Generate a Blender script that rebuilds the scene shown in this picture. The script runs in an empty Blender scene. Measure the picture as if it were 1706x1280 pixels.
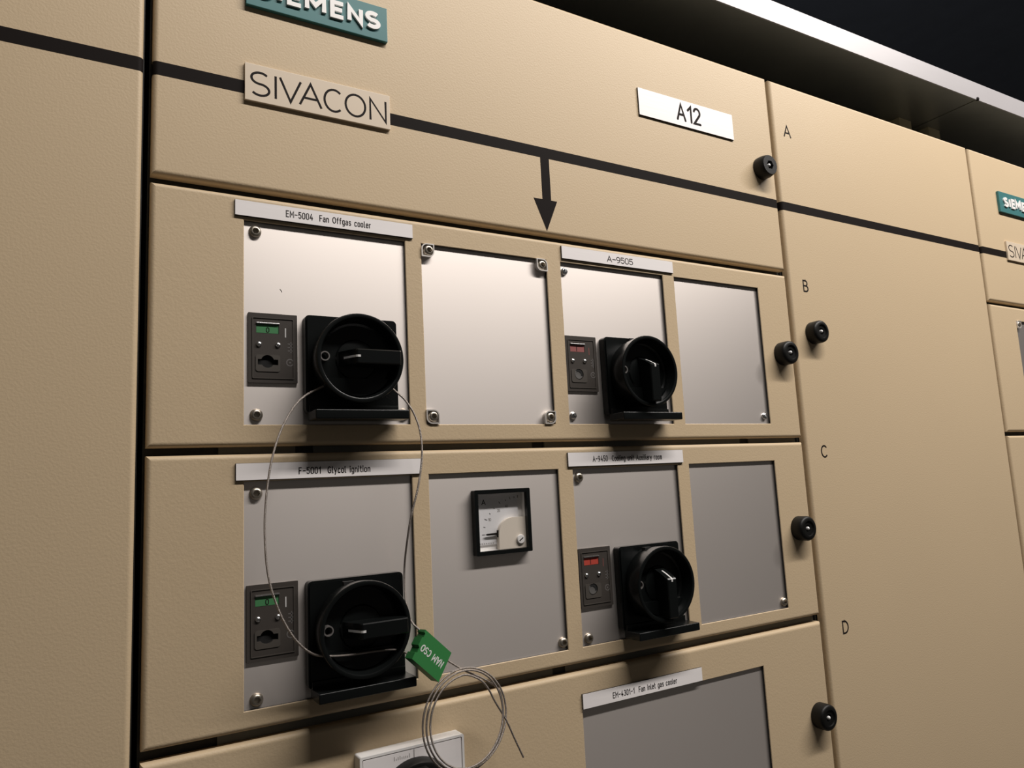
import bpy, bmesh, math, random
from mathutils import Vector, Matrix
SC = bpy.context.scene
COL = SC.collection
PI = math.pi
EYE = 1.6            # height of the camera above the floor; sizes below are millimetres, heights relative to it


def W(x, y, z):      # millimetres on the switchboard -> metres in the room
    return Vector((x * .001, y * .001, EYE + z * .001))


# ------------------------------------------------------------------ camera
cam = bpy.data.cameras.new('camera')
cam_ob = bpy.data.objects.new('camera', cam)
COL.objects.link(cam_ob)
R_ = Vector((0.86187644, -0.50472453, -0.04921534))
U_ = Vector((-0.02589849, -0.14073056, 0.98970914))
F_ = Vector((0.50645658, 0.85173239, 0.13436396))
m = Matrix((R_, U_, -F_)).transposed().to_4x4()
m.translation = W(0, -496.55, 0)
cam_ob.matrix_world = m
cam.sensor_width = 36
cam.lens = 1224.98 / 1706 * 36
cam.clip_start = .01
SC.camera = cam_ob

# ------------------------------------------------------------------ light and exposure
world = bpy.data.worlds.new('world')
SC.world = world
world.use_nodes = True
world.node_tree.nodes['Background'].inputs[0].default_value = (1, .93, .85, 1)
world.node_tree.nodes['Background'].inputs[1].default_value = .035
la = bpy.data.lights.new('fluorescent_tube', 'AREA')
la.shape = 'RECTANGLE'
la.size = 2.1
la.size_y = .09
la.energy = 45
la.color = (1, .945, .895)
lo = bpy.data.objects.new('fluorescent_tube', la)
COL.objects.link(lo)
lo.location = W(1160, -800, 1330)
lo.rotation_euler = (math.radians(36), 0, 0)
SC.view_settings.view_transform = 'Standard'
SC.view_settings.look = 'None'
SC.view_settings.exposure = 0
SC.view_settings.gamma = 1
SC.view_settings.use_curve_mapping = False


# ------------------------------------------------------------------ materials
def mat(name, col, rough=.5, metal=0., spec=.5, bump=None, mottle=0., aniso=0., coat=0.):
    mt = bpy.data.materials.new(name)
    mt.use_nodes = True
    nt = mt.node_tree
    b = nt.nodes['Principled BSDF']
    b.inputs['Base Color'].default_value = (*col, 1)
    b.inputs['Roughness'].default_value = rough
    b.inputs['Metallic'].default_value = metal
    b.inputs['Specular IOR Level'].default_value = spec
    b.inputs['Coat Weight'].default_value = coat
    if aniso:            # brushed sideways: highlights are drawn out upright
        b.inputs['Anisotropic'].default_value = aniso
        cv = nt.nodes.new('ShaderNodeCombineXYZ')
        cv.inputs[2].default_value = 1
        nt.links.new(cv.outputs[0], b.inputs['Tangent'])
    tc = nt.nodes.new('ShaderNodeTexCoord')
    if mottle:
        n = nt.nodes.new('ShaderNodeTexNoise')
        n.inputs['Scale'].default_value = 9
        n.inputs['Detail'].default_value = 4
        nt.links.new(tc.outputs['Object'], n.inputs['Vector'])
        mx = nt.nodes.new('ShaderNodeMix')
        mx.data_type = 'RGBA'
        nt.links.new(n.outputs['Fac'], mx.inputs['Factor'])
        mx.inputs[6].default_value = (*[c * (1 - mottle) for c in col], 1)
        mx.inputs[7].default_value = (*[min(1, c * (1 + mottle)) for c in col], 1)
        nt.links.new(mx.outputs[2], b.inputs['Base Color'])
    if bump:
        sc, st, stretch = bump
        mp = nt.nodes.new('ShaderNodeMapping')
        mp.inputs['Scale'].default_value = stretch
        n = nt.nodes.new('ShaderNodeTexNoise')
        n.inputs['Scale'].default_value = sc
        n.inputs['Detail'].default_value = 3
        bp = nt.nodes.new('ShaderNodeBump')
        bp.inputs['Strength'].default_value = st
        bp.inputs['Distance'].default_value = .001
        nt.links.new(tc.outputs['Object'], mp.inputs['Vector'])
        nt.links.new(mp.outputs['Vector'], n.inputs['Vector'])
        nt.links.new(n.outputs['Fac'], bp.inputs['Height'])
        nt.links.new(bp.outputs['Normal'], b.inputs['Normal'])
    return mt


PAINT = mat('beige_textured_paint', (.585, .455, .296), .47, spec=.3, bump=(640, .14, (1, 1, 1)), mottle=.02)
PLATE = mat('satin_aluminium', (.93, .86, .81), .44, metal=.95, aniso=.5, mottle=.02)
CARCASS = mat('dark_steel_inside', (.035, .035, .03), .6)
RAIL = mat('grey_green_rail', (.16, .16, .14), .5, bump=(60, .3, (.2, 1, 1)), mottle=.4)
BLACKTAPE = mat('black_tape', (.012, .009, .008), .6, spec=.06)
INK = mat('black_ink', (.016, .013, .012), .7, spec=.1)
BLACK = mat('black_plastic', (.005, .006, .006), .27, spec=.32, bump=(900, .04, (1, 1, 1)))
KNOBBLK = mat('black_matte_knob', (.006, .006, .0055), .45, spec=.28, bump=(900, .06, (1, 1, 1)))
GREYPL = mat('smoked_grey_plastic', (.058, .05, .044), .38, mottle=.25)
GREYIN = mat('smoked_grey_inset', (.075, .066, .057), .42, mottle=.3)
HOLE = mat('black_void', (.004, .004, .004), .9)
GREYDISC = mat('grey_shutter', (.11, .105, .10), .4)
GREYMARK = mat('pale_grey_print', (.26, .25, .24), .5)
WHITEMARK = mat('white_print', (.72, .71, .70), .45)
GREENIND = mat('green_flag', (.06, .21, .085), .4)
REDIND = mat('red_flag', (.46, .065, .045), .4)
GLARERED = mat('red_flag_with_glare', (.30, .105, .10), .4)  # same red as the other flag, with glare mixed into the colour
LABEL = mat('white_laminate', (.90, .86, .85), .34, bump=(500, .04, (.08, 1, 1)))
CORESHADE = mat('laminate_core_and_recess_shade', (.02, .018, .016), .5)
TEAL = mat('teal_enamel', (.05, .175, .18), .42, spec=.3)
WHITE = mat('white_plastic', (.86, .84, .82), .4)
CREAM = mat('cream_plastic', (.80, .72, .62), .42)
DIAL = mat('meter_dial_card', (.80, .79, .80), .6)
STEEL = mat('screw_steel', (.50, .45, .38), .36, metal=.9)
ZINC = mat('bright_zinc', (.80, .80, .80), .25, metal=1)
PINGLINT = mat('pin_metal_with_glint', (.95, .94, .92), .3, metal=.3)  # steel pin; the glint on its dome is put into this near-white
CLIPM = mat('satin_clip_metal', (.72, .68, .64), .42, metal=.55)
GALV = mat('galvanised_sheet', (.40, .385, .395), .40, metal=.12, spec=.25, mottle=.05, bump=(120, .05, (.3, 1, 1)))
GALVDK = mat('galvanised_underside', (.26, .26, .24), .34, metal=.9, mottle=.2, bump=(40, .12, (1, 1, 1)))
WIRE = mat('steel_cable', (.36, .32, .29), .4, metal=.8, bump=(2500, .6, (1, 1, 1)))
GREEN = mat('green_seal_plastic', (.035, .20, .055), .42)
ROOFM = mat('roof_sheet', (.19, .175, .14), .5)
OLIVE = mat('olive_bracket_paint', (.30, .26, .17), .5)
ROOMWALL = mat('dark_room_paint', (.085, .10, .13), .8, mottle=.15)
FLOORM = mat('grey_floor', (.18, .17, .16), .6, mottle=.2)


def glass_mat():
    mt = bpy.data.materials.new('clear_pane')
    mt.use_nodes = True
    nt = mt.node_tree
    nt.nodes.clear()
    out = nt.nodes.new('ShaderNodeOutputMaterial')
    mx = nt.nodes.new('ShaderNodeMixShader')
    tr = nt.nodes.new('ShaderNodeBsdfTransparent')
    gl = nt.nodes.new('ShaderNodeBsdfGlossy')
    gl.inputs['Roughness'].default_value = .03
    mx.inputs[0].default_value = .05
    nt.links.new(tr.outputs[0], mx.inputs[1])
    nt.links.new(gl.outputs[0], mx.inputs[2])
    nt.links.new(mx.outputs[0], out.inputs[0])
    return mt


GLASS = glass_mat()
GREYMARK2 = mat('faint_grey_print', (.13, .12, .115), .5)


# ------------------------------------------------------------------ object helpers
ORG = {}             # origin (mm) that the meshes under a thing are measured from


def finish(o, label=None, cat=None, group=None, kind=None):
    if label: o['label'] = label
    if cat: o['category'] = cat
    if group: o['group'] = group
    if kind: o['kind'] = kind
    return o


def thing(name, org, label, cat, group=None):
    o = bpy.data.objects.new(name, None)
    COL.objects.link(o)
    o.location = W(*org)
    o.empty_display_size = .02
    ORG[o] = Vector(org)
    return finish(o, label, cat, group)


def obj(name, bm, mt, parent=None, label=None, org=(0, 0, 0), smooth=None):
    """one mesh object; the bmesh is in switchboard millimetres"""
    og = ORG[parent] if parent is not None else Vector(org)
    for v in bm.verts:
        v.co = (v.co - og) * .001
    bmesh.ops.recalc_face_normals(bm, faces=bm.faces[:])
    me = bpy.data.meshes.new(name)
    bm.to_mesh(me)
    bm.free()
    me.materials.append(mt)
    if smooth:
        for p in me.polygons: p.use_smooth = True
        me.set_sharp_from_angle(angle=math.radians(smooth))
    o = bpy.data.objects.new(name, me)
    COL.objects.link(o)
    ORG[o] = og
    if parent is not None:
        o.parent = parent
    else:
        o.location = W(*og)
    if label: o['label'] = label
    return o


def copy_tree(o, parent=None):
    c = o.copy()
    COL.objects.link(c)
    if parent is not None: c.parent = parent
    for ch in [k for k in bpy.data.objects if k.parent == o]:
        copy_tree(ch, c)
    return c


def kids(o):
    return [k for k in bpy.data.objects if k.parent == o]


# ------------------------------------------------------------------ shapes
def box(bm, x0, x1, y0, y1, z0, z1, bev=0, seg=2):
    vs = [bm.verts.new((x, y, z)) for x in (x0, x1) for y in (y0, y1) for z in (z0, z1)]
    fs = [bm.faces.new([vs[i] for i in f]) for f in ((0, 1, 3, 2), (4, 6, 7, 5), (0, 4, 5, 1), (2, 3, 7, 6), (0, 2, 6, 4), (1, 5, 7, 3))]
    if bev:
        es = list({e for f in fs for e in f.edges})
        bmesh.ops.bevel(bm, geom=es, offset=bev, segments=seg, profile=.6, affect='EDGES')
    return bm


def B(*a, **k):
    return box(bmesh.new(), *a, **k)


def lathe(bm, cx, cz, prof, n=40, hexr=None):
    """prof: (radius, y); turned about the y axis. hexr: indexes of rings drawn as hexagons"""
    rings = []
    for i, (r, y) in enumerate(prof):
        ring = []
        for k in range(n):
            a = 2 * PI * k / n
            rr = r
            if hexr and i in hexr:
                rr = r * math.cos(PI / 6) / math.cos((a % (PI / 3)) - PI / 6)
            ring.append(bm.verts.new((cx + rr * math.cos(a), y, cz + rr * math.sin(a))))
        rings.append(ring)
    for a, b in zip(rings, rings[1:]):
        for k in range(n):
            bm.faces.new((a[k], a[(k + 1) % n], b[(k + 1) % n], b[k]))
    bm.faces.new(rings[0])
    bm.faces.new(rings[-1])
    return bm


def prism(bm, outer, y0, y1, holes=()):
    """flat shape in x,z with holes, from y0 (back) to y1 (front)"""
    loops = [outer] + list(holes)
    for y in (y0, y1):
        es = []
        for lp in loops:
            vs = [bm.verts.new((x, y, z)) for x, z in lp]
            es += [bm.edges.new((vs[i], vs[(i + 1) % len(vs)])) for i in range(len(vs))]
        bmesh.ops.triangle_fill(bm, use_beauty=True, use_dissolve=False, edges=es)
    for lp in loops:
        for i in range(len(lp)):
            (xa, za), (xb, zb) = lp[i], lp[(i + 1) % len(lp)]
            bm.faces.new([bm.verts.new(p) for p in ((xa, y0, za), (xb, y0, zb), (xb, y1, zb), (xa, y1, za))])
    bmesh.ops.remove_doubles(bm, verts=bm.verts[:], dist=1e-4)
    return bm


def rrect(x0, x1, z0, z1, r, n=5, rs=None):
    rs = rs or (r, r, r, r)
    out = []
    for (cx, cz, sx, sz, a0), q in zip(((x1, z1, -1, -1, 0), (x0, z1, 1, -1, 90), (x0, z0, 1, 1, 180), (x1, z0, -1, 1, 270)), rs):
        if q < 1e-6:
            out.append((cx, cz))
            continue
        for k in range(n + 1):
            a = math.radians(a0 + 90 * k / n)
            out.append((cx + sx * q + q * math.cos(a), cz + sz * q + q * math.sin(a)))
    return out


def circ(cx, cz, r, n=32):
    return [(cx + r * math.cos(2 * PI * k / n), cz + r * math.sin(2 * PI * k / n)) for k in range(n)]


def smooth_path(pts, k=6):
    pts = [Vector(p) for p in pts]
    out = []
    for i in range(len(pts) - 1):
        p0 = pts[max(i - 1, 0)]; p1 = pts[i]; p2 = pts[i + 1]; p3 = pts[min(i + 2, len(pts) - 1)]
        for j in range(k):
            t = j / k
            out.append(.5 * ((2 * p1) + (p2 - p0) * t + (2 * p0 - 5 * p1 + 4 * p2 - p3) * t * t + (3 * p1 - p0 - 3 * p2 + p3) * t ** 3))
    out.append(pts[-1])
    return out


def tube(bm, path, r, n=8):
    rings = []
    nrm = Vector((0, -1, 0))
    for i, p in enumerate(path):
        t = (path[min(i + 1, len(path) - 1)] - path[max(i - 1, 0)]).normalized()
        nrm = (nrm - t * nrm.dot(t)).normalized()
        bn = t.cross(nrm)
        rings.append([bm.verts.new(p + r * (math.cos(2 * PI * k / n) * nrm + math.sin(2 * PI * k / n) * bn)) for k in range(n)])
    for a, b in zip(rings, rings[1:]):
        for k in range(n):
            bm.faces.new((a[k], a[(k + 1) % n], b[(k + 1) % n], b[k]))
    bm.faces.new(rings[0]); bm.faces.new(rings[-1])
    return bm


# ------------------------------------------------------------------ lettering drawn with strokes
def arc(cx, cy, rx, ry, a0, a1, n=14):
    return [(cx + rx * math.cos(math.radians(a0 + (a1 - a0) * k / n)), cy + ry * math.sin(math.radians(a0 + (a1 - a0) * k / n))) for k in range(n + 1)]


def rloop(x0, y0, x1, y1, r):
    p = rrect(x0, x1, y0, y1, r)
    return p + [p[0]]


def glyphs():
    G = {}
    G['A'] = (.66, [[(0, 0), (.33, 1), (.66, 0)], [(.11, .34), (.55, .34)]])
    G['B'] = (.54, [[(0, 0), (0, 1), (.26, 1)] + arc(.26, .76, .22, .24, 90, -90) + [(0, .52)], [(.26, .52)] + arc(.28, .26, .26, .26, 90, -90) + [(0, 0)]])
    G['C'] = (.56, [arc(.30, .5, .30, .5, 48, 312, 24)])
    G['D'] = (.60, [[(0, 0), (0, 1), (.2, 1)] + arc(.2, .5, .4, .5, 90, -90, 20) + [(0, 0)]])
    G['E'] = (.48, [[(.48, 1), (0, 1), (0, 0), (.48, 0)], [(0, .52), (.43, .52)]])
    G['F'] = (.46, [[(.46, 1), (0, 1), (0, 0)], [(0, .52), (.4, .52)]])
    G['G'] = (.6, [arc(.31, .5, .31, .5, 45, 315, 24) + [(.56, .12), (.58, .46), (.36, .46)]])
    G['I'] = (.0, [[(0, 0), (0, 1)]])
    G['M'] = (.72, [[(0, 0), (0, 1), (.36, .36), (.72, 1), (.72, 0)]])
    G['N'] = (.52, [[(0, 0), (0, 1), (.52, 0), (.52, 1)]])
    G['O'] = (.64, [arc(.32, .5, .32, .5, 90, 450, 32)])
    G['S'] = (.52, [arc(.26, .75, .25, .25, 38, 265, 16) + arc(.26, .25, .26, .25, 85, -145, 16)])
    G['V'] = (.62, [[(0, 1), (.31, 0), (.62, 1)]])
    G['0'] = (.5, [rloop(0, 0, .5, 1, .24)])
    G['1'] = (.26, [[(0, .74), (.26, 1), (.26, 0)]])
    G['2'] = (.52, [arc(.26, .73, .25, .27, 165, -40, 12) + [(0, 0), (.52, 0)]])
    G['3'] = (.5, [arc(.25, .76, .23, .24, 150, -90, 12) + arc(.25, .26, .25, .26, 90, -150, 12)])
    G['4'] = (.54, [[(.3, 1), (0, .28), (.54, .28)], [(.4, .55), (.4, 0)]])
    G['5'] = (.5, [[(.46, 1), (.06, 1), (.03, .54)] + arc(.24, .32, .26, .32, 118, -150, 14)])
    G['9'] = (.5, [arc(.25, .7, .25, .3, 0, 360, 20), [(.5, .7), (.48, .35), (.36, .08), (.1, 0)]])
    G['-'] = (.46, [[(0, .48), (.46, .48)]])
    G[' '] = (.3, [])
    x = .68
    G['a'] = (.42, [[(.02, .6), (.12, x), (.3, x), (.42, .56), (.42, 0)], [(.42, .4), (.14, .4), (0, .3), (0, .1), (.1, 0), (.3, 0), (.42, .12)]])
    G['c'] = (.4, [[(.4, .58), (.32, x), (.1, x), (0, .56), (0, .12), (.1, 0), (.32, 0), (.4, .1)]])
    G['e'] = (.42, [[(0, .36), (.42, .36), (.42, .56), (.32, x), (.1, x), (0, .56), (0, .12), (.1, 0), (.32, 0), (.4, .08)]])
    G['f'] = (.3, [[(.3, 1), (.18, 1), (.1, .9), (.1, 0)], [(0, x), (.28, x)]])
    G['g'] = (.42, [[(.42, x), (.42, -.16), (.32, -.28), (.06, -.28)], [(.42, .56), (.32, x), (.1, x), (0, .56), (0, .12), (.1, 0), (.32, 0), (.42, .1)]])
    G['i'] = (.02, [[(0, 0), (0, x)], [(0, .88), (0, 1)]])
    G['l'] = (.14, [[(0, 1), (0, .1), (.06, 0), (.14, 0)]])
    G['m'] = (.64, [[(0, 0), (0, x)], [(0, .58), (.1, x), (.24, x), (.32, .56), (.32, 0)], [(.32, .56), (.42, x), (.56, x), (.64, .56), (.64, 0)]])
    G['n'] = (.42, [[(0, 0), (0, x)], [(0, .54), (.14, x), (.32, x), (.42, .56), (.42, 0)]])
    G['o'] = (.42, [rloop(0, 0, .42, x, .14)])
    G['r'] = (.26, [[(0, 0), (0, x)], [(0, .5), (.12, x), (.26, x)]])
    G['s'] = (.38, [[(.36, .6), (.28, x), (.1, x), (.01, .58), (.01, .46), (.1, .36), (.28, .33), (.37, .22), (.37, .1), (.28, 0), (.08, 0), (0, .08)]])
    G['t'] = (.28, [[(.1, 1), (.1, .1), (.18, 0), (.28, 0)], [(0, x), (.26, x)]])
    G['u'] = (.42, [[(0, x), (0, .12), (.1, 0), (.28, 0), (.42, .14)], [(.42, x), (.42, 0)]])
    G['x'] = (.4, [[(0, x), (.4, 0)], [(.4, x), (0, 0)]])
    G['y'] = (.42, [[(0, x), (.21, .02)], [(.42, x), (.1, -.28)]])
    return G


GL = glyphs()


def ribbon(bm, pts, w, y0, y1, rnd, xf):
    pts = [Vector(p) for p in pts]
    closed = (pts[0] - pts[-1]).length < 1e-6
    h = w / 2
    L, Rr = [], []
    n = len(pts)
    for i, p in enumerate(pts):
        if closed:
            a = pts[i - 1] if i > 0 else pts[n - 2]
            b = pts[i + 1] if i < n - 1 else pts[1]
            d1 = (p - a).normalized(); d2 = (b - p).normalized()
        else:
            d1 = (p - pts[i - 1]).normalized() if i else (pts[1] - p).normalized()
            d2 = (pts[i + 1] - p).normalized() if i < n - 1 else d1
        n1 = Vector((-d1.y, d1.x)); n2 = Vector((-d2.y, d2.x))
        mt = n1 + n2
        mt = mt.normalized() if mt.length > 1e-6 else n1
        s = h / max(mt.dot(n1), .42)
        L.append(p + mt * s); Rr.append(p - mt * s)

    def V(p, y):
        X, Z = xf(p)
        return bm.verts.new((X, y, Z))
    f = [(V(a, y1), V(b, y1)) for a, b in zip(L, Rr)]
    g = [(V(a, y0), V(b, y0)) for a, b in zip(L, Rr)]
    for i in range(n - 1):
        bm.faces.new((f[i][0], f[i + 1][0], f[i + 1][1], f[i][1]))
        bm.faces.new((g[i][0], g[i][1], g[i + 1][1], g[i + 1][0]))
        bm.faces.new((f[i][0], g[i][0], g[i + 1][0], f[i + 1][0]))
        bm.faces.new((f[i][1], f[i + 1][1], g[i + 1][1], g[i][1]))
    if not closed:
        for i in (0, n - 1):
            bm.faces.new((f[i][0], f[i][1], g[i][1], g[i][0]))
        if rnd:
            for i in (0, n - 1):
                c = pts[i]
                ring = [V(c + h * Vector((math.cos(2 * PI * k / 10), math.sin(2 * PI * k / 10))), y1 - .004) for k in range(10)]
                bm.faces.new(ring)


def text(bm, s, x0, x1, z0, h, w, y0, y1, rnd=True, gap=.2, rot=0, pivot=None):
    """lettering that spans x0..x1, foot at z0, capitals h tall, stroke w"""
    adv = 0
    place = []
    for i, ch in enumerate(s):
        gw, st = GL[ch]
        place.append((adv, st))
        adv += gw
        if i < len(s) - 1:
            adv += gap[i] if isinstance(gap, tuple) else gap
    sx = (x1 - x0 - w) / max(adv, 1e-6)
    ca, sa = math.cos(math.radians(rot)), math.sin(math.radians(rot))
    lift = 0
    for a, st in place:
        lift = 0
        for pl in st:
            lift += .012
            def xf(p):
                X, Z = p[0], p[1]
                if rot:
                    px, pz = pivot
                    dx, dz = X - px, Z - pz
                    X, Z = px + dx * ca - dz * sa, pz + dx * sa + dz * ca
                return X, Z
            pts = [(x0 + w / 2 + (a + u) * sx, z0 + w / 2 + v * (h - w)) for u, v in pl]
            ribbon(bm, pts, w, y0, y1 - lift, rnd, xf)
    return bm


def T(*a, **k):
    return text(bmesh.new(), *a, **k)


# ------------------------------------------------------------------ sheet steel doors with folded, rounded edges
EDGE = 3.2


def panel(x0, x1, z0, z1, wins=(), depth=8, r=EDGE, sheet=2.5, nseg=7):
    bm = bmesh.new()
    xs = sorted({round(v, 3) for v in [x0 + r, x1 - r] + [w[i] for w in wins for i in (0, 1)]})
    zs = sorted({round(v, 3) for v in [z0 + r, z1 - r] + [w[i] for w in wins for i in (2, 3)]})
    V = {}

    def gv(i, j):
        if (i, j) not in V: V[(i, j)] = bm.verts.new((xs[i], 0, zs[j]))
        return V[(i, j)]

    def hole(i, j):
        cx, cz = (xs[i] + xs[i + 1]) / 2, (zs[j] + zs[j + 1]) / 2
        return any(w[0] < cx < w[1] and w[2] < cz < w[3] for w in wins)
    for i in range(len(xs) - 1):
        for j in range(len(zs) - 1):
            if not hole(i, j):
                bm.faces.new((gv(i, j), gv(i + 1, j), gv(i + 1, j + 1), gv(i, j + 1)))
    # window reveals: a small broken edge, then the cut through the sheet
    c = .5
    for wx0, wx1, wz0, wz1 in wins:
        i0, i1 = xs.index(round(wx0, 3)), xs.index(round(wx1, 3))
        j0, j1 = zs.index(round(wz0, 3)), zs.index(round(wz1, 3))
        ring = [(i, j0) for i in range(i0, i1)] + [(i1, j) for j in range(j0, j1)] + [(i, j1) for i in range(i1, i0, -1)] + [(i0, j) for j in range(j1, j0, -1)]
        mx, mz = (wx0 + wx1) / 2, (wz0 + wz1) / 2
        a = [gv(*k) for k in ring]

        def inn(v, o, y):
            X, Z = v.co.x, v.co.z
            if abs(X - wx0) < .01: X += o
            if abs(X - wx1) < .01: X -= o
            if abs(Z - wz0) < .01: Z += o
            if abs(Z - wz1) < .01: Z -= o
            return bm.verts.new((X, y, Z))
        b = [inn(v, c, c) for v in a]
        d = [inn(v, c, sheet) for v in a]
        for p, q in ((a, b), (b, d)):
            for k in range(len(p)):
                f = bm.faces.new((p[k], p[(k + 1) % len(p)], q[(k + 1) % len(p)], q[k]))
                if p is b: f.material_index = 1      # cut-out walls coloured black to stand for recess shade
    nx, nz = len(xs) - 1, len(zs) - 1
    ring = [(i, 0) for i in range(nx)] + [(nx, j) for j in range(nz)] + [(i, nz) for i in range(nx, 0, -1)] + [(0, j) for j in range(nz, 0, -1)]
    prev = [gv(*k) for k in ring]
    steps = [(r * math.sin(t * PI / 2 / nseg), r * (1 - math.cos(t * PI / 2 / nseg))) for t in range(1, nseg + 1)] + [(r, depth), (r - 9, depth)]
    for o, y in steps:
        cur = []
        for (i, j) in ring:
            X, Z = xs[i], zs[j]
            if i == 0: X -= o
            if i == nx: X += o
            if j == 0: Z -= o
            if j == nz: Z += o
            cur.append(bm.verts.new((X, y, Z)))
        for k in range(len(ring)):
            bm.faces.new((prev[k], prev[(k + 1) % len(ring)], cur[(k + 1) % len(ring)], cur[k]))
        prev = cur
    return bm


def wrap_stripe(x0, x1, z0, z1, lift=.12, r=EDGE, depth=7, lwrap=True, rwrap=True):
    """black tape that follows a door's front and its rounded upright edges"""
    pr = []
    if lwrap:
        pr += [(x0 - lift, depth), (x0 - lift, r)]
        pr += [(x0 + r - (r + lift) * math.cos(t * PI / 12), r - (r + lift) * math.sin(t * PI / 12)) for t in range(1, 6)]
        pr += [(x0 + r, -lift)]
    else:
        pr += [(x0, -lift)]
    if rwrap:
        pr += [(x1 - r, -lift)]
        pr += [(x1 - r + (r + lift) * math.sin(t * PI / 12), r - (r + lift) * math.cos(t * PI / 12)) for t in range(1, 6)]
        pr += [(x1 + lift, r), (x1 + lift, depth)]
    else:
        pr += [(x1, -lift)]
    bm = bmesh.new()
    a = [bm.verts.new((x, y, z0)) for x, y in pr]
    b = [bm.verts.new((x, y, z1)) for x, y in pr]
    for k in range(len(pr) - 1):
        bm.faces.new((a[k], a[k + 1], b[k + 1], b[k]))
    return bm


# ------------------------------------------------------------------ the room
def structure(name, bm, mt, org):
    o = obj(name, bm, mt, None, org=org)
    o['kind'] = 'structure'
    return o


FL = -EYE * 1000
structure('floor', B(-2500, 4500, -2200, 2300, FL - 60, FL), FLOORM, (0, 0, FL))
structure('ceiling', B(-2500, 4500, -2200, 2300, 1900, 1960), ROOMWALL, (0, 0, 1900))
structure('wall_back', B(-2500, 4500, 2300, 2380, FL, 1900), ROOMWALL, (0, 2300, FL))

# ------------------------------------------------------------------ cabinets
TOP = 424
ST0, ST1 = 275.6, 285.0


def cabinet(x0, x1, label):
    t = thing('switchgear_cabinet', ((x0 + x1) / 2, 300, FL), label, 'cabinet', 'cabinets of the switchboard')
    bm = bmesh.new()
    box(bm, x0 - 1.2, x1 + 1.2, 10, 600, FL, TOP - 7)
    obj('body', bm, CARCASS, t)
    obj('roof', B(x0 - 1.2, x1 + 1.2, 9, 600, TOP - 7, TOP - 5), ROOFM, t)
    return t


cab_left = cabinet(-368, 30, 'beige cabinet with a tall door bearing no letters, across the dark gap from the drawers')
cab_main = cabinet(35.5, 635.5, 'beige switchboard cabinet holding the drawers, with the large black arrow on its door')
cab_cable = cabinet(641, 1033, 'beige cabinet with a tall door printed A, B, C and D')
cab_far = cabinet(1039, 1639, 'farthest beige cabinet, cut off by the photo edge, with small teal badge')

# tall doors
d = obj('door', panel(-368, 30, FL + 100, TOP), PAINT, cab_left)
obj('stripe', wrap_stripe(-368, 30, ST0, ST1), BLACKTAPE, d, 'black stripe')

d = obj('door', panel(641, 1033, FL + 100, TOP), PAINT, cab_cable)
obj('stripe', wrap_stripe(641, 1033, ST0, ST1), BLACKTAPE, d, 'black stripe')
for ch, x0, x1, z0, h in (('A', 656.2, 668.3, 361.2, 14.2), ('B', 661.8, 670.4, 187.2, 13.4), ('C', 662.8, 673.2, 10.8, 13.2), ('D', 667.2, 677.0, -166.2, 13.2)):
    obj('letter', T(ch, x0, x1, z0, h, 1.65, .02, -.1), INK, d, 'black printed letter ' + ch)

# the cabinet doors above the drawers
A0, A1 = 207.6, TOP
dmain = obj('door', panel(35.5, 635.5, A0, A1), PAINT, cab_main)
obj('stripe', wrap_stripe(35.5, 635.5, ST0, ST1), BLACKTAPE, dmain, 'black stripe')
ar = bmesh.new()
prism(ar, [(334.4, ST0), (334.4, 238), (325.5, 238), (337.2, 210.2), (349.3, 238), (343.2, 238), (343.2, ST0)], .02, -.14)
obj('arrow', ar, BLACKTAPE, dmain, 'black arrow pointing down from the stripe')
dfar = obj('door', panel(1039, 1639, A0 + 3, A1), PAINT, cab_far)
obj('stripe', wrap_stripe(1039, 1639, ST0, ST1), BLACKTAPE, dfar, 'black stripe')

# rails seen in the gaps between the drawers
for z, hs in ((30, (133, 322, 560)), (-146, (330,))):
    bm = bmesh.new()
    prism(bm, [(78, z - 14), (634, z - 14), (634, z + 14), (78, z + 14)], 9.9, 8.3,
          [rrect(h - 6, h + 6, z - 6, z + 6, 3) for h in hs])
    obj('rail', bm, RAIL, cab_main, 'grey rail behind the gap between two drawers')


# ------------------------------------------------------------------ round black latch knob
def latch(parent, x, z, socket=False):
    og = ORG[parent]
    h = 12.5
    bm = bmesh.new()
    if socket:
        lathe(bm, x, z, [(11.4, .3), (12, -.5), (12, -h * .5), (10.8, -h + .8), (10.2, -h), (5.0, -h), (4.8, -h + 6), (.5, -h + 6)], 24, hexr={5, 6})
    else:
        lathe(bm, x, z, [(11.6, .3), (11.9, -.5), (11.9, -h + 2.6), (11.4, -h + 1.2), (10.2, -h + .3), (8.8, -h), (7.4, -h), (7.0, -h + 1.2), (3.6, -h + 1.4), (3.3, -h + 6), (.5, -h + 6)], 40)
    k = obj('latch_knob', bm, KNOBBLK, parent, 'round black latch knob', smooth=35)
    p = bmesh.new()
    lathe(p, x, z, [(1.7, -h + 6.2), (1.7, -h + 1.6), (1.3, -h + .7), (.6, -h + .3)], 16)
    obj('pin', p, PINGLINT, k if parent.parent is None else parent, 'bright pin', smooth=40)
    return k


latch(dmain, 613.5, 315.8, socket=True)
latch(d, 669.5, 142.5)


# ------------------------------------------------------------------ screws
def screw_bm(x, z, y, r=4.1, h=2.6):
    bm = bmesh.new()
    lathe(bm, x, z, [(r * 1.0, y + .2), (r, y - .3), (r * .96, y - h * .45), (r * .84, y - h * .75), (r * .66, y - h * .95), (r * .56, y - h), (r * .52, y - h), (r * .5, y - h * .1), (.2, y - h * .05)], 24, hexr={6, 7})
    return bm


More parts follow.
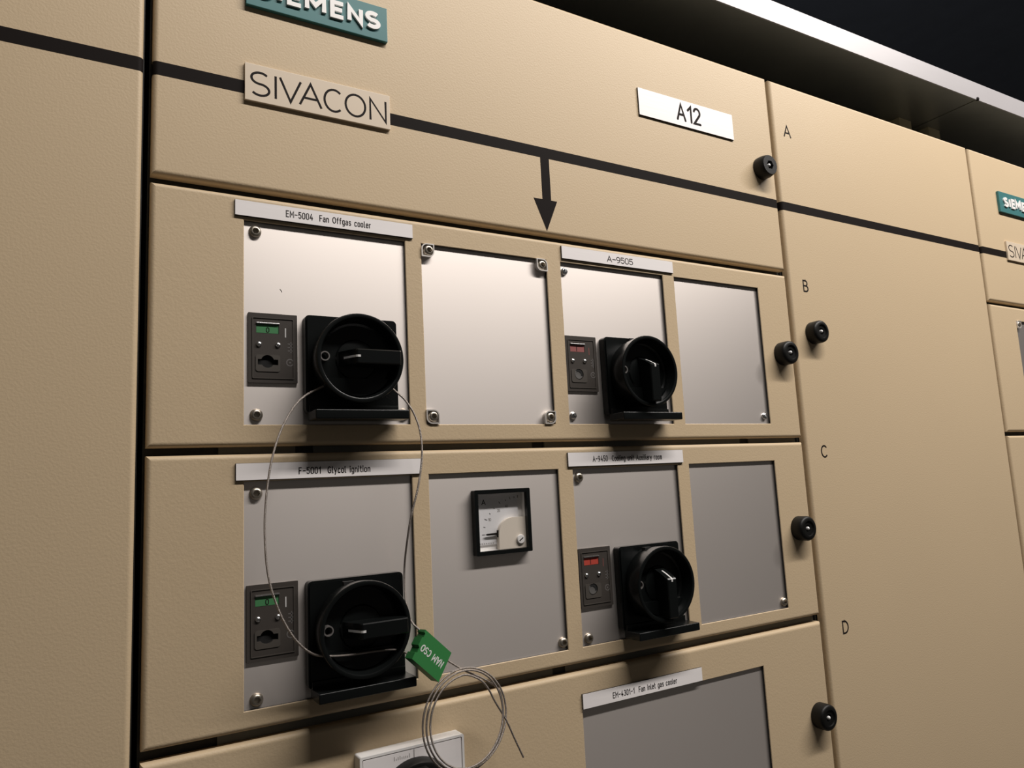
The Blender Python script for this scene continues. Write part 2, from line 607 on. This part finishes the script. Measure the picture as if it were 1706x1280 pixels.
def clip_bm(x, z, sx, sz):
    """bent corner clip: a square plate rounded on its outer and its inner corner"""
    q, e = 4.6, .5
    rs = {(-1, 1): (e, q, e, q), (1, 1): (q, e, q, e), (-1, -1): (q, e, q, e), (1, -1): (e, q, e, q)}[(sx, sz)]
    s = 5.3
    o = rrect(x - s, x + s, z - s, z + s, 0, rs=rs)
    i = rrect(x - s + .9, x + s - .9, z - s + .9, z + s - .9, 0, rs=tuple(max(.3, k - .9) for k in rs))
    bm = bmesh.new()
    prism(bm, o, PY, -1.3, [i])
    prism(bm, i, PY, 1.0)
    return bm


BX = [(91.7, 208.2), (220.5, 335), (348.5, 463.8), (477, 591.5)]
PY = 2.5     # depth of the cover plates behind the door face


def drawer(name_label, x0, x1, z0, z1, wins, knob=None, cuts={}):
    t = thing('switchgear_module', ((x0 + x1) / 2, 10, z0), name_label, 'drawer', 'drawers of the switchboard')
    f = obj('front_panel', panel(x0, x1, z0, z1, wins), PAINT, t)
    f.data.materials.append(CORESHADE)  # slot for the cut-out walls, their shade painted in black
    plates = []
    for wx0, wx1, wz0, wz1 in wins:
        o = [(wx0 - 3, wz0 - 3), (wx1 + 3, wz0 - 3), (wx1 + 3, wz1 + 3), (wx0 - 3, wz1 + 3)]
        cut = [[(a, c), (b, c), (b, e), (a, e)] for a, b, c, e in cuts.get(len(plates), ())]
        plates.append(obj('cover_plate', prism(bmesh.new(), o, PY + 1.5, PY, cut), PLATE, t, 'pale metal cover plate'))
    if knob:
        latch(t, *knob)
    return t, plates


def screws(plate, pts, small=False, y=PY):
    for x, z in pts:
        obj('screw', screw_bm(x, z, y, 3.3 if small else 4.2, 2.4 if small else 2.7), ZINC if small else STEEL, plate, 'round-headed hex socket screw', smooth=40)


B0, B1, C0, C1, D0, D1 = 32.4, 202.2, -142.8, 27.4, -319, -149.4
rowB, pB = drawer('topmost beige drawer below the arrow, with four bright cover plates', 35.5, 635.5, B0, B1,
                  [(a, b, 45.9, 185) for a, b in BX], (617.5, 117.6),
                  {0: [(97, 125, 77, 119)], 2: [(351.5, 379, 77, 119)]})
screws(pB[0], [(99.8, 178), (100.3, 52.9), (203.6, 54.2)])
bm = bmesh.new()
ribbon(bm, [(116.2, 139.4), (116.9, 138.6), (117.4, 137.6)], .5, PY, PY - .03, True, lambda p: (p[0], p[1]))
obj('scuff', bm, GREYPL, pB[0], 'small dark scuff on the plate')
screws(pB[1], [(227, 179.8), (330, 179.6), (226.2, 52.2), (330, 52)], y=1.0)
for (x, z, sx, sz) in ((226, 179.6, -1, 1), (329.6, 179.6, 1, 1), (225.6, 52, -1, -1), (329.6, 51.8, 1, -1)):
    obj('corner_clip', clip_bm(x, z, sx, sz), CLIPM, pB[1], 'bent metal clip under the corner screw')
screws(pB[2], [(353.6, 177.2), (354, 53.5)], True)
screws(pB[3], [(585, 54)], True)
rowC, pC = drawer('middle beige drawer carrying the square ammeter', 35.5, 635.5, C0, C1,
                  [(a, b, -131.2, 10.2) for a, b in BX], (616.8, -57.4),
                  {0: [(96, 124, -100, -58)], 1: [(258, 302.6, -50, -5.6)], 2: [(352, 380, -100, -58)]})
screws(pC[0], [(99.9, 1.9), (100, -125.6)])
screws(pC[1], [(331.2, -125)])
screws(pC[2], [(355.7, 2.4), (356, -125.4)])
screws(pC[3], [(587.5, -125)])
rowD, pD = drawer('lowest beige drawer with one wide dark cover plate, cut off below', 35.5, 635.5, D0, D1,
                  [(344.3, 550, -306, -177.2)], (619, -234))
farB, pfB = drawer('upper drawer of the farthest cabinet at the photo edge, one clip screw showing', 1039, 1639, B0 + 3, B1 + 3.5,
                   [(1101 + 128.4 * k, 1216 + 128.4 * k, 46, 187) for k in range(4)])
screws(pfB[0], [(1107.2, 182)], y=1.0)
obj('corner_clip', clip_bm(1106.8, 182, -1, 1), CLIPM, pfB[0], 'bent metal clip under the corner screw')
farC, pfC = drawer('lower blank-faced drawer of the farthest cabinet, a sliver at the photo edge', 1039, 1639, C0, C1 + 2.5, [])


# ------------------------------------------------------------------ nameplates and badges
def plate(x0, x1, z0, z1, label, txt, tx0, tx1, tz, th, sw, thick=1.6, name='nameplate', rnd=True, gap=.32):
    t = thing(name, ((x0 + x1) / 2, 0, z0), label, 'nameplate', 'white nameplates')
    obj('backing', B(x0, x1, 0, -thick + .35, z0, z1), CORESHADE, t, 'black core edge')
    obj('face', B(x0 + .15, x1 - .15, -thick + .35, -thick, z0 + .3, z1 - .15), LABEL, t)
    obj('lettering', T(txt, tx0, tx1, tz, th, sw, -thick + .02, -thick - .06, rnd=rnd, gap=gap), INK, t, 'black lettering')
    return t


plate(86.2, 213.8, 186.9, 197.9, 'white nameplate reading EM-5004 Fan Offgas cooler', 'EM-5004  Fan Offgas cooler', 119.6, 180.8, 190.1, 4.9, .62)
plate(86.9, 214.6, 10.35, 21.5, 'white nameplate reading F-5001 Glycol ignition, crossed by the steel cable', 'F-5001  Glycol ignition', 126.5, 176.1, 13.1, 4.7, .62)
plate(349.8, 475.6, 187.4, 198.6, 'white nameplate reading A-9505', 'A-9505', 398, 427.5, 189.8, 5.8, .72, gap=.16)
plate(343.8, 469.4, 11.3, 22.9, 'white nameplate reading A-9450 Cooling unit Auxiliary room', 'A-9450  Cooling unit Auxiliary room', 368.5, 444.2, 14.8, 4.9, .62)
plate(344.3, 471.4, -177, -165.6, 'white nameplate reading EM-4301-1 Fan inlet gas cooler', 'EM-4301-1  Fan inlet gas cooler', 373.6, 442, -173.9, 4.6, .62)
plate(449.2, 575.2, 339.6, 367.3, 'large white nameplate reading A12 on the door above the drawers', 'A12', 496.8, 529.8, 344.8, 18.6, 2.5, gap=.26)


def makers_badge(x0, x1, z0, z1, label, mx=6.0):
    t = thing('badge', ((x0 + x1) / 2, 0, z0), label, 'badge', 'teal badges with raised letters')
    bm = bmesh.new()
    box(bm, x0, x1, 0, -3.2, z0, z1, .4, 2)
    obj('plaque', bm, TEAL, t)
    h = 14.2
    zc = (z0 + z1) / 2
    bm = bmesh.new()
    text(bm, 'SIEMENS', x0 + mx, x1 - mx, zc - h / 2 + .2, h, 3.3, -3.1, -4.7, rnd=False, gap=(.36, .38, .26, .36, .27, .28))
    obj('lettering', bm, WHITE, t, 'raised white capital letters')
    return t


makers_badge(93.1, 197.4, 341.2, 369.2, 'teal badge with raised white letters cut off by the top of the photo')
makers_badge(1096.5, 1200.8, 341.4, 371.2, 'small teal badge with raised white letters at the far photo edge', 9.5)


def series_badge(x0, x1, z0, z1, label, t0, t1, tz):
    t = thing('badge', ((x0 + x1) / 2, 0, z0), label, 'badge', 'beige badges on the black stripe')
    bm = bmesh.new()
    box(bm, x0, x1, 0, -2.3, z0, z1, .3, 2)
    obj('plaque', bm, BADGE, t)
    obj('lettering', T('SIVACON', t0, t1, tz, 18.4, 1.6, -2.28, -2.38, rnd=False, gap=(.19, .13, -.03, .1, .11, .17)), INK, t, 'thin black capital letters')
    return t


BADGE = mat('beige_badge_plastic', (.66, .55, .42), .45)
series_badge(92.4, 198.0, 270.3, 297.6, 'raised beige badge with thin black letters interrupting the stripe on the near door', 95.7, 195.3, 274.4)
series_badge(1101.0, 1206.6, 272.6, 299.6, 'beige badge with thin black letters on the far stripe at the photo edge', 1104.3, 1203.9, 276.8)


# ------------------------------------------------------------------ rotary switches
def rotary(label, cx, cz, on):
    """base plate with ledge, round grip with a deep dish, bar and white pointer; front is at -y"""
    t = thing('rotary_switch', (cx, PY, cz), label, 'rotary switch', 'black rotary switch handles')
    bx0, bx1, bz0, bz1 = cx - 32.5, cx + 33.5, cz - 35.6, cz + 31.8
    bm = bmesh.new()
    prism(bm, rrect(bx0, bx1, bz0, bz1, 3), PY, -4.5)
    prism(bm, rrect(bx0 + 1.2, bx1 - 1.2, bz0 + 1.2, bz1 - 1.2, 2.6), -4.4, -5.6)
    obj('base', bm, BLACK, t)
    bm = bmesh.new()
    box(bm, bx0 + 1.6, bx1 + .8, -3, -22.4, cz - 41.2, cz - 34.8, 1.0, 5)
    box(bm, bx0 + 1.6, bx1 - 1, -4, -7.5, cz - 36, cz - 30.5, .5, 2)
    obj('ledge', bm, BLACK, t, 'black ledge along the foot of the switch', smooth=50)
    zc = cz + .2
    fr = -24.5
    bm = bmesh.new()
    lathe(bm, cx, zc, [(28.5, -5.4), (29.0, -8), (30.0, -14), (30.7, fr + 1.6), (30.6, fr + .7), (30.2, fr + .15), (29.6, fr),
                       (28.4, fr), (27.8, fr + .3), (27.3, fr + 1.2), (25.6, fr + 10.5), (24.2, fr + 11.6), (14.5, fr + 12), (13.6, fr + 11), (9, fr + 10.2), (2, fr + 10)], 72)
    g = obj('grip', bm, BLACK, t, 'round black grip with a dished front', smooth=28)
    # the bar: from the rim to just past the centre, standing a little proud; sloped nose towards the pointer
    bm = bmesh.new()
    prof = [(-29.5 + 3, fr + 11), (-29.5 + 3, fr - 5.2), (-28.5 + 3, fr - 6), (4.4, fr - 6), (5.4, fr - 5.3), (8.6, fr + 1), (12, fr + 9), (13, fr + 12.2), (-26, fr + 12.2)]
    hw = 4.9
    ca, sa = (0, 1) if on else (-1, 0)

    def P(u, v, y):      # u along the bar towards the pointer, v across it
        return (cx + (v if on else -u), y, zc + (u if on else v))
    sides = []
    for v, sc in ((-hw, 1), (-hw + .7, 0), (hw - .7, 0), (hw, 1)):
        sides.append([bm.verts.new(P(u, v, y + (.7 * sc if y < fr - 4 else 0))) for u, y in prof])
    for a, b in zip(sides, sides[1:]):
        for k in range(len(prof)):
            bm.faces.new((a[k], a[(k + 1) % len(prof)], b[(k + 1) % len(prof)], b[k]))
    bm.faces.new(sides[0]); bm.faces.new(sides[-1])
    obj('grip_bar', bm, BLACK, g, 'raised bar across the grip')
    # white pointer line over the nose of the bar
    bm = bmesh.new()
    pl = [(2.6, fr - 6.12), (4.5, fr - 6.12), (5.5, fr - 5.4), (8.75, fr + .95), (10.6, fr + 5.3)]
    for (ua, ya), (ub, yb) in zip(pl, pl[1:]):
        bm.faces.new([bm.verts.new(P(*p)) for p in ((ua, -.75, ya), (ub, -.75, yb), (ub, .75, yb), (ua, .75, ya))])
    obj('pointer', bm, WHITEMARK, g, 'white pointer line')
    # lock slide: a flat segment across the foot of the dish
    bm = bmesh.new()
    ro = 25.4
    a0 = math.asin(-13.5 / ro)
    seg = [(cx + ro * math.cos(PI - a0 + (PI + 2 * a0) * k / 20), zc + ro * math.sin(PI - a0 + (PI + 2 * a0) * k / 20)) for k in range(21)]
    prism(bm, seg, fr + 11.5, fr + 7)
    obj('lock_slide', bm, BLACK, g, 'flat segment at the foot of the dish')
    # the 0 moulded on the side of the dish
    bm = bmesh.new()
    ox, oz = cx - 23.0, zc + 1.2
    prism(bm, circ(ox, oz, 3.3, 24), fr + 11, fr + 6.4, [circ(ox, oz, 2.5, 24)])
    obj('off_mark', bm, GREYMARK2, g, 'small moulded ring mark')
    # small square slot in the rim of the skirt
    bm = bmesh.new()
    a = math.radians(104)
    sx, sz = cx + 29.6 * math.cos(a), zc + 29.6 * math.sin(a)
    box(bm, sx - 3.6, sx + 3.6, -8.2, -12.6, sz - 1.2, sz + 1.15)
    obj('skirt_slot', bm, HOLE, g, 'dark slot in the side of the grip')
    return t


rotary('black rotary switch turned sideways, below the EM-5004 nameplate', 163.6, 89.4, False)
rotary('black rotary switch turned sideways, below the F-5001 nameplate, next to the green seal', 163.2, -88.4, False)
rotary('black rotary switch with upright bar, below the A-9505 nameplate', 418.8, 89.4, True)
rotary('black rotary switch with upright bar, below the A-9450 nameplate', 419.2, -88.0, True)


# ------------------------------------------------------------------ lock and flag modules beside the switches
def flag_module(label, x0, z1, on, red=None):
    w, h = 32.2, 47.2
    x1, z0 = x0 + w, z1 - h
    t = thing('flag_module', ((x0 + x1) / 2, PY, z0), label, 'indicator', 'flag modules beside the switches')

    def X(u): return x0 + u * w

    def Z(v): return z1 - v * h
    y = .8
    bm = bmesh.new()
    win = [(X(.16), Z(.29)), (X(.62), Z(.29)), (X(.62), Z(.15)), (X(.16), Z(.15))]
    # key slot outline: a disc with a bar through it
    sc = (X(.385), Z(.695)); sr = 4.3
    kx0, kx1, kz0, kz1 = X(.19), X(.60), Z(.745), Z(.665)
    key = []
    if not on:
        aa = math.asin((kz1 - sc[1]) / sr); ab = math.asin((kz0 - sc[1]) / sr)
        n = 14
        key += [(kx1, kz0), (kx1, kz1)]
        key += [(sc[0] + sr * math.cos(aa + (PI - 2 * aa) * k / n), sc[1] + sr * math.sin(aa + (PI - 2 * aa) * k / n)) for k in range(n + 1)]
        key += [(kx0, kz1), (kx0, kz0)]
        key += [(sc[0] + sr * math.cos(PI - ab + (PI + 2 * ab) * k / n), sc[1] + sr * math.sin(PI - ab + (PI + 2 * ab) * k / n)) for k in range(n + 1)]
    else:
        key = circ(sc[0], sc[1], sr + .3, 32)
    prism(bm, rrect(x0, x1, z0, z1, .5), PY, y, [win, key])
    obj('housing', bm, GREYPL, t)
    bm = bmesh.new()
    i0, i1, j0, j1 = x0 + 2.6, x1 - 2.4, z0 + 2.8, z1 - 3.0
    prism(bm, rrect(i0, i1, j0, j1, .6), y + .1, y - .5, [rrect(i0 + .5, i1 - .5, j0 + .5, j1 - .5, .5)])
    obj('raised_border', bm, GREYIN, t)
    bm = bmesh.new()
    k0, k1, l0, l1 = X(.15), X(.64), Z(.84), Z(.60)
    prism(bm, rrect(k0, k1, l0, l1, 1.6), y + .1, y - .45, [key])
    obj('key_escutcheon', bm, GREYIN, t)
    bm = bmesh.new()
    box(bm, x0 + 1, x1 - 1, PY - .1, PY + .6, z0 + 1, z1 - 1)
    obj('cavity', bm, HOLE, t, 'black inside of the key slot')
    fm = obj('flag', B(X(.165), X(.615), y + .35, y + 1, Z(.285), Z(.165)), (red or REDIND) if on else GREENIND, t, 'red flag' if on else 'green flag')
    s = '1' if on else '0'
    bx = X(.36)
    obj('flag_mark', T(s, bx, bx + (.7 if on else 2.2), Z(.277), 3.6, .55, y + .36, y + .26) if not on else B(bx, bx + .6, y + .36, y + .26, Z(.275), Z(.185)), INK, fm, 'black mark on the flag')
    obj('flag_hood', B(X(.16), X(.63), y - .9, y + .2, Z(.158), Z(.138), .25, 2), ZINC, t, 'bright edge above the flag')
    for u in (.215, .60):
        bm = bmesh.new()
        lathe(bm, X(u), Z(.452), [(1.75, y + .1), (1.75, y - .5), (1.3, y - 1.1), (.6, y - 1.3)], 20)
        obj('screw', bm, ZINC, t, 'small bright screw', smooth=40)
    bx0 = X(.755)
    obj('line_mark', B(bx0 - .32, bx0 + .32, y, y - .08, Z(.335), Z(.20)), REDMARK if on else WHITEMARK, t, 'short upright printed line')
    bm = bmesh.new()
    prism(bm, circ(X(.845), Z(.70), 2.6, 24), y + .05, y - .08, [circ(X(.845), Z(.70), 1.9, 24)])
    prism(bm, circ(X(.845), Z(.70), .6, 12), y + .05, y - .08)
    obj('ring_mark', bm, GREYMARK2, t, 'faint printed ring')
    bm = bmesh.new()
    for q in range(3):
        box(bm, X(.80), X(.90), y + .02, y - .06, Z(.43 + .05 * q) - .35, Z(.43 + .05 * q) + .35)
    box(bm, X(.855), X(.875), y + .02, y - .06, Z(.56), Z(.40))
    obj('symbol_mark', bm, GREYMARK2, t, 'faint printed symbol')
    if on:
        bm = bmesh.new()
        lathe(bm, sc[0], sc[1], [(sr, PY + .4), (sr, y + .3), (sr - .5, y - .1), (1.0, y + .2)], 32)
        sh = obj('shutter', bm, GREYDISC, t, 'grey disc closing the key slot', smooth=40)
        bm = bmesh.new()
        cres = [(sc[0] + 4.1 * math.cos(math.radians(a)), sc[1] + 4.1 * math.sin(math.radians(a))) for a in range(-20, 131, 10)]
        cres += [(sc[0] - .6 + 2.9 * math.cos(math.radians(a)), sc[1] - .6 + 2.9 * math.sin(math.radians(a))) for a in range(125, -16, -10)]
        prism(bm, cres, y - .02, y - .12)
        obj('keyway', bm, HOLE, sh, 'black crescent gap')
    return t


REDMARK = mat('dull_red_print', (.22, .07, .06), .5)
flag_module('smoked grey flag module with green flag and pale line mark, below the EM-5004 nameplate', 94.9, 121.5, False)
flag_module('smoked grey flag module with green flag, crossed by the steel cable', 93.8, -55.6, False)
flag_module('smoked grey flag module with dull red flag, below the A-9505 nameplate', 349.2, 121.2, True, GLARERED)
flag_module('smoked grey flag module with vivid red flag, below the A-9450 nameplate', 349.9, -54.9, True)


# ------------------------------------------------------------------ ammeter
def ammeter():
    t = thing('ammeter', (280, PY, -52), 'square black-framed ammeter with white dial on the middle drawer', 'meter')
    x0, x1, z0, z1 = 256.0, 304.6, -52.0, -3.6
    f = -3.2
    bm = bmesh.new()
    o = rrect(x0, x1, z0, z1, .9)
    i = rrect(x0 + 3.0, x1 - 3.2, z0 + 3.0, z1 - 3.0, .3)
    prism(bm, o, PY, f, [i])
    obj('bezel', bm, BLACK, t)
    ix0, ix1, iz0, iz1 = x0 + 3.0, x1 - 3.2, z0 + 3.0, z1 - 3.0
    back = 5.0
    bm = bmesh.new()     # white tray: four walls and a floor, behind the bezel
    prism(bm, [(ix0 - 1, iz0 - 1), (ix1 + 1, iz0 - 1), (ix1 + 1, iz1 + 1), (ix0 - 1, iz1 + 1)], back, PY - 2.0, [[(ix0 + .02, iz0 + .02), (ix1 - .02, iz0 + .02), (ix1 - .02, iz1 - .02), (ix0 + .02, iz1 - .02)]])
    box(bm, ix0 - 1, ix1 + 1, back, back + 1, iz0 - 1, iz1 + 1)
    obj('tray', bm, WHITE, t, 'white inside of the meter')
    dl = obj('dial', B(ix0 + .2, ix1 - 4.2, back - 1.2, back, iz0 + 4.2, iz1 - .3), DIAL, t, 'white dial card')
    yd = back - 1.22
    px, pz = 298.0, -37.3
    bm = bmesh.new()
    text(bm, 'A', 265.2, 268.8, -15.0, 4.0, .6, yd + .05, yd - .05)
    for a, L in ((180, 2.4), (168, 1.6), (156, 2.6), (145, 1.2), (134, 1.2), (122, 2.6), (112, 1.4), (104, 2.2), (97, 1.6), (91, 2.4)):
        r0 = 31
        c, s = math.cos(math.radians(a)), math.sin(math.radians(a))
        ribbon(bm, [(px + r0 * c, pz + r0 * s * .85), (px + (r0 + L) * c, pz + (r0 + L) * s * .85)], .45, yd + .05, yd - .05, False, lambda p: (p[0], p[1]))
    obj('scale', bm, INK, dl, 'black scale marks and letter A')
    bm = bmesh.new()
    for s, x, z in (('10', 270.4, -27.3), ('20', 278.6, -20.9), ('40', 285.6, -18.0)):
        text(bm, s, x, x + 2.6, z, 2.3, .42, yd + .05, yd - .05)
    obj('numerals', bm, GREYNUM, dl, 'faint grey numerals')
    # cream cover over the movement, its upper corner a quarter round
    bm = bmesh.new()
    cx0, ctop = 277.4, -25.6
    q = 12.5
    o = [(ix1 - .1, iz0 + .1), (ix1 - .1, ctop)] + [(cx0 + q + q * math.cos(math.radians(a)), ctop - q + q * math.sin(math.radians(a))) for a in range(90, 181, 6)] + [(cx0, iz0 + .1)]
    prism(bm, o, back - 1.1, .2)
    obj('movement_cover', bm, CREAM, t, 'cream cover with one rounded corner')
    bm = bmesh.new()
    box(bm, cx0 - .7, cx0 + .4, 2.6, 1.6, -39.6, -34.6)
    bm2 = bm
    prism(bm2, [(cx0, -38.0), (cx0, -36.2), (268.4, -36.6), (266.6, -37.3), (268.4, -38.0)], 2.4, 1.9)
    obj('needle', bm, INK, t, 'black needle at zero')
    bm = bmesh.new()
    for s in range(7):
        box(bm, 262 + s * 1.9, 263.1 + s * 1.9, yd, yd - .05, -44.4, -43.4)
    obj('fine_print', bm, GREYNUM, dl, 'faint print along the foot of the dial')
    bm = bmesh.new()
    lathe(bm, 296.0, -42.5, [(3.5, .3), (3.5, -.8), (3.1, -1.3), (.5, -1.4)], 32)
    s = obj('zero_screw', bm, WHITE, t, 'white zero-adjusting screw', smooth=35)
    bm = bmesh.new()
    ribbon(bm, [(294.4, -43.6), (297.6, -41.4)], .75, -1.35, -1.5, False, lambda p: (p[0], p[1]))
    obj('slot', bm, INK, s, 'dark screw slot')
    obj('pane', B(ix0 - .4, ix1 + .4, f + .9, f + 1.2, iz0 - .4, iz1 + .4), GLASS, t, 'clear pane')
    return t


GREYNUM = mat('grey_numerals', (.38, .36, .35), .6)
ammeter()


# ------------------------------------------------------------------ selector switch at the foot of the picture
def selector():
    t = thing('selector_switch', (198.5, 0, -244), 'square white switch plate with a round black knob on the lowest drawer', 'switch')
    x0, x1, z0, z1, f = 161.2, 235.8, -244.4, -169.9, -11
    bm = bmesh.new()
    prism(bm, rrect(x0, x1, z0, z1, 1.4), 0, f, [rrect(x0 + 1.6, x1 - 1.6, z0 + 1.6, z1 - 1.6, .8)])
    box(bm, x0 + 1.5, x1 - 1.5, 0, f + 1.4, z0 + 1.5, z1 - 1.5)
    obj('frame', bm, WHITE, t)
    fp = obj('face_plate', B(x0 + 2.1, x1 - 2.1, f + 1.5, f + .3, z0 + 2.1, z1 - 2.1, .2, 1), LABEL, t)
    bm = bmesh.new()
    box(bm, 198.3, 199.0, f + .32, f + .2, -178.2, -172.2)
    for i, hh in enumerate((2.6, 1.2, 2.0, 2.4, 1.4, 1.6, 1.6, 1.4, 2.6)):
        xx = 184.4 + i * 1.35
        box(bm, xx, xx + .5, f + .32, f + .24, -176.8, -176.8 + hh)
    obj('print', bm, GREYNUM, fp, 'grey tick and faint print')
    bm = bmesh.new()
    lathe(bm, 199, -204, [(26.5, f + .4), (27, f - 1), (26, f - 7), (25.2, f - 8.6), (24, f - 9), (20, f - 8.4), (18, f - 5), (2, f - 4.6)], 64)
    k = obj('knob', bm, KNOBBLK, t, 'round black knob', smooth=30)
    bm = bmesh.new()
    box(bm, 194.5, 203.5, f - 4, f - 15, -227, -181, 1.2, 3)
    obj('grip_bar', bm, KNOBBLK, k)
    return t


selector()


# ------------------------------------------------------------------ cable seal
def cable_seal():
    t = thing('cable_seal', (206.5, -20, -111), 'green security seal with braided steel cable looped through two switch handles', 'seal')
    L = [(147.4, -14, 74.1), (136.5, -15, 68.8), (125.7, -18, 62.6), (117.2, -21, 53.2), (108.8, -24, 37.6), (102.8, -26, 17.0), (99.8, -26, -8.5), (99.7, -26, -30.1), (101.4, -26, -48.1), (105.2, -26, -62.7), (111.4, -25, -77.7), (119.8, -23, -90.5), (130.0, -19.5, -99.2), (139.6, -20, -101.8), (152.0, -20.4, -103.0), (167.9, -20.4, -103.3), (182.6, -20, -104.4), (191.8, -17, -108.0), (196.1, -18, -111.8), (200.3, -19, -113.9)]
    Rr = [(185.8, -13, 73.6), (191.5, -15, 67.9), (197.3, -17, 61.8), (203.3, -18, 52.0), (206.6, -20, 39.1), (206.5, -22, 22.2), (203.0, -22, 1.7), (197.9, -20, -18.4), (196.2, -16, -34.5), (196.2, -10, -51.0), (196.0, -9, -65.2), (196.0, -11, -77.0), (197.2, -16, -88.5), (202.3, -19, -95.1), (205.2, -20, -98.9)]
    bm = bmesh.new()
    tube(bm, smooth_path(L), .72)
    tube(bm, smooth_path(Rr), .72)
    obj('cable', bm, WIRE, t, 'braided steel cable loop', smooth=60)
    # coil of spare cable
    pts = [(215, -21, -112.5), (219.2, -22, -116.0), (232.4, -23, -125.2), (246, -23.6, -132.6)]
    loops = [(198.4, 260.5, -121.5, -190.8), (200.8, 263.0, -123.8, -189.8), (203.6, 260.6, -125.2, -188.8), (206.4, 257.0, -128.6, -186.0)]
    for i in range(3):
        for k in range(24 if i < 2 else 21):
            a = math.radians(25 - 15 * k)
            f = k / 24
            lt, rt, tp, bt = [p * (1 - f) + q * f for p, q in zip(loops[i], loops[i + 1])]
            dd = 24 + 2.0 * i + 2 * f - 1.5 * math.cos(a) + 6 * max(0, -math.sin(a))
            q = (496.55 - dd) / 472.55
            pts.append((((lt + rt) / 2 + (rt - lt) / 2 * math.cos(a)) * q, -dd, ((tp + bt) / 2 + (tp - bt) / 2 * math.sin(a)) * q))
    pts += [(241, -29.6, -131.6), (247, -29.2, -138.6), (252.5, -28, -148.4), (261.5, -26, -162.4), (268, -25, -176), (275.1, -24, -190.5)]
    bm = bmesh.new()
    tube(bm, smooth_path(pts, 4), .68)
    obj('cable_coil', bm, WIRE, t, 'coil of spare steel cable', smooth=60)
    # the block, turned a little away at its lower corner
    e1 = Vector((18.8, 1, -17.9)).normalized()
    e2 = Vector((-14.5, -3, -15.5)).normalized()
    n = e2.cross(e1).normalized()
    if n.y > 0: n = -n
    ctr = Vector((205.9, -23.0, -111.2))
    poly = [(-13, -10.2), (13, -10.2), (13, 9.8), (-13, 9.8), (-13, 5.4), (-11.6, 4.6), (-11.6, 1.2), (-13, .4), (-13, -5.0), (-11.8, -5.6), (-11.8, -8.0), (-13, -8.6)]
    poly = [(x + .15 * z, z) for x, z in poly]
    bm = prism(bmesh.new(), poly, -4.8, 4.8)
    for v in bm.verts:
        v.co = ctr + e1 * v.co.x + e2 * v.co.z + n * v.co.y
    block = obj('seal_body', bm, GREEN, t, 'green plastic block')
    bm = text(bmesh.new(), 'NAM CSO', -10.4, 10.4, -2.4, 4.8, .75, 4.78, 4.95, gap=.26)
    for v in bm.verts:
        v.co = ctr - e1 * v.co.x + e2 * v.co.z + n * v.co.y
    obj('lettering', bm, WHITEMARK, block, 'white letters')
    bm = tube(bmesh.new(), [Vector((194.6, -18, -108.6)), Vector((197.6, -18.4, -111.2))], 1.15, 12)
    obj('ferrule', bm, ZINC, t, 'bright end sleeve')
    return t


cable_seal()


# ------------------------------------------------------------------ metal duct above the cabinets
def duct():
    t = thing('metal_duct', (600, 100, 497), 'silver sheet-metal duct running above the cabinets', 'duct')

    def zz(x): return 497 + (x - 612) * .0168
    bm = bmesh.new()
    xa, xb = -800, 2600
    for (y0, y1, h0, h1) in ((0, 2, 0, 26.3),):
        vs = [bm.verts.new((x, y, zz(x) + h)) for x in (xa, xb) for y in (y0, y1) for h in (h0, h1)]
        for f in ((0, 1, 3, 2), (4, 6, 7, 5), (0, 4, 5, 1), (2, 3, 7, 6), (0, 2, 6, 4), (1, 5, 7, 3)):
            bm.faces.new([vs[i] for i in f])
    obj('front_lip', bm, GALV, t, 'bright front edge')
    bm = bmesh.new()
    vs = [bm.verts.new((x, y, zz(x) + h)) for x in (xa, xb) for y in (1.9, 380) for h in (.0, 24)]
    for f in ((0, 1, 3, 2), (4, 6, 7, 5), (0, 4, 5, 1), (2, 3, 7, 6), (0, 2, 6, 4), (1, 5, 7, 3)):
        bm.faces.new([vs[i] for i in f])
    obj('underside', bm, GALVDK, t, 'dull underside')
    z = zz(1082)
    bm = bmesh.new()
    box(bm, 1080.5, 1083.5, 2, 200, z - .9, z + .4)
    obj('seam', bm, GALVDK, t, 'seam across the underside')
    bm = bmesh.new()
    lathe(bm, 1083, z + 1.2, [(2.6, 1), (2.6, -1.2), (1.4, -2)], 16)
    obj('seam_rivet', bm, INK, t, 'dark rivet at the seam')
    return t


duct()
for x, lb in ((1039, 'olive bracket under the duct, the one farther from the dark seam rivet'), (1114, 'olive bracket under the duct, the one closer to the dark seam rivet')):
    t = thing('duct_bracket', (x, 90, TOP - 5), lb, 'bracket', 'brackets carrying the duct')
    bm = bmesh.new()
    box(bm, x - 15, x + 15, 80, 83, TOP - 5, 497 + (x - 612) * .0168 - .2)
    box(bm, x - 15, x - 12, 83, 110, TOP - 5, 497 + (x - 612) * .0168 - .2)
    obj('web', bm, OLIVE, t)
    obj('foot', B(x - 15, x + 15, 80, 120, TOP - 5, TOP - 2), OLIVE, t)
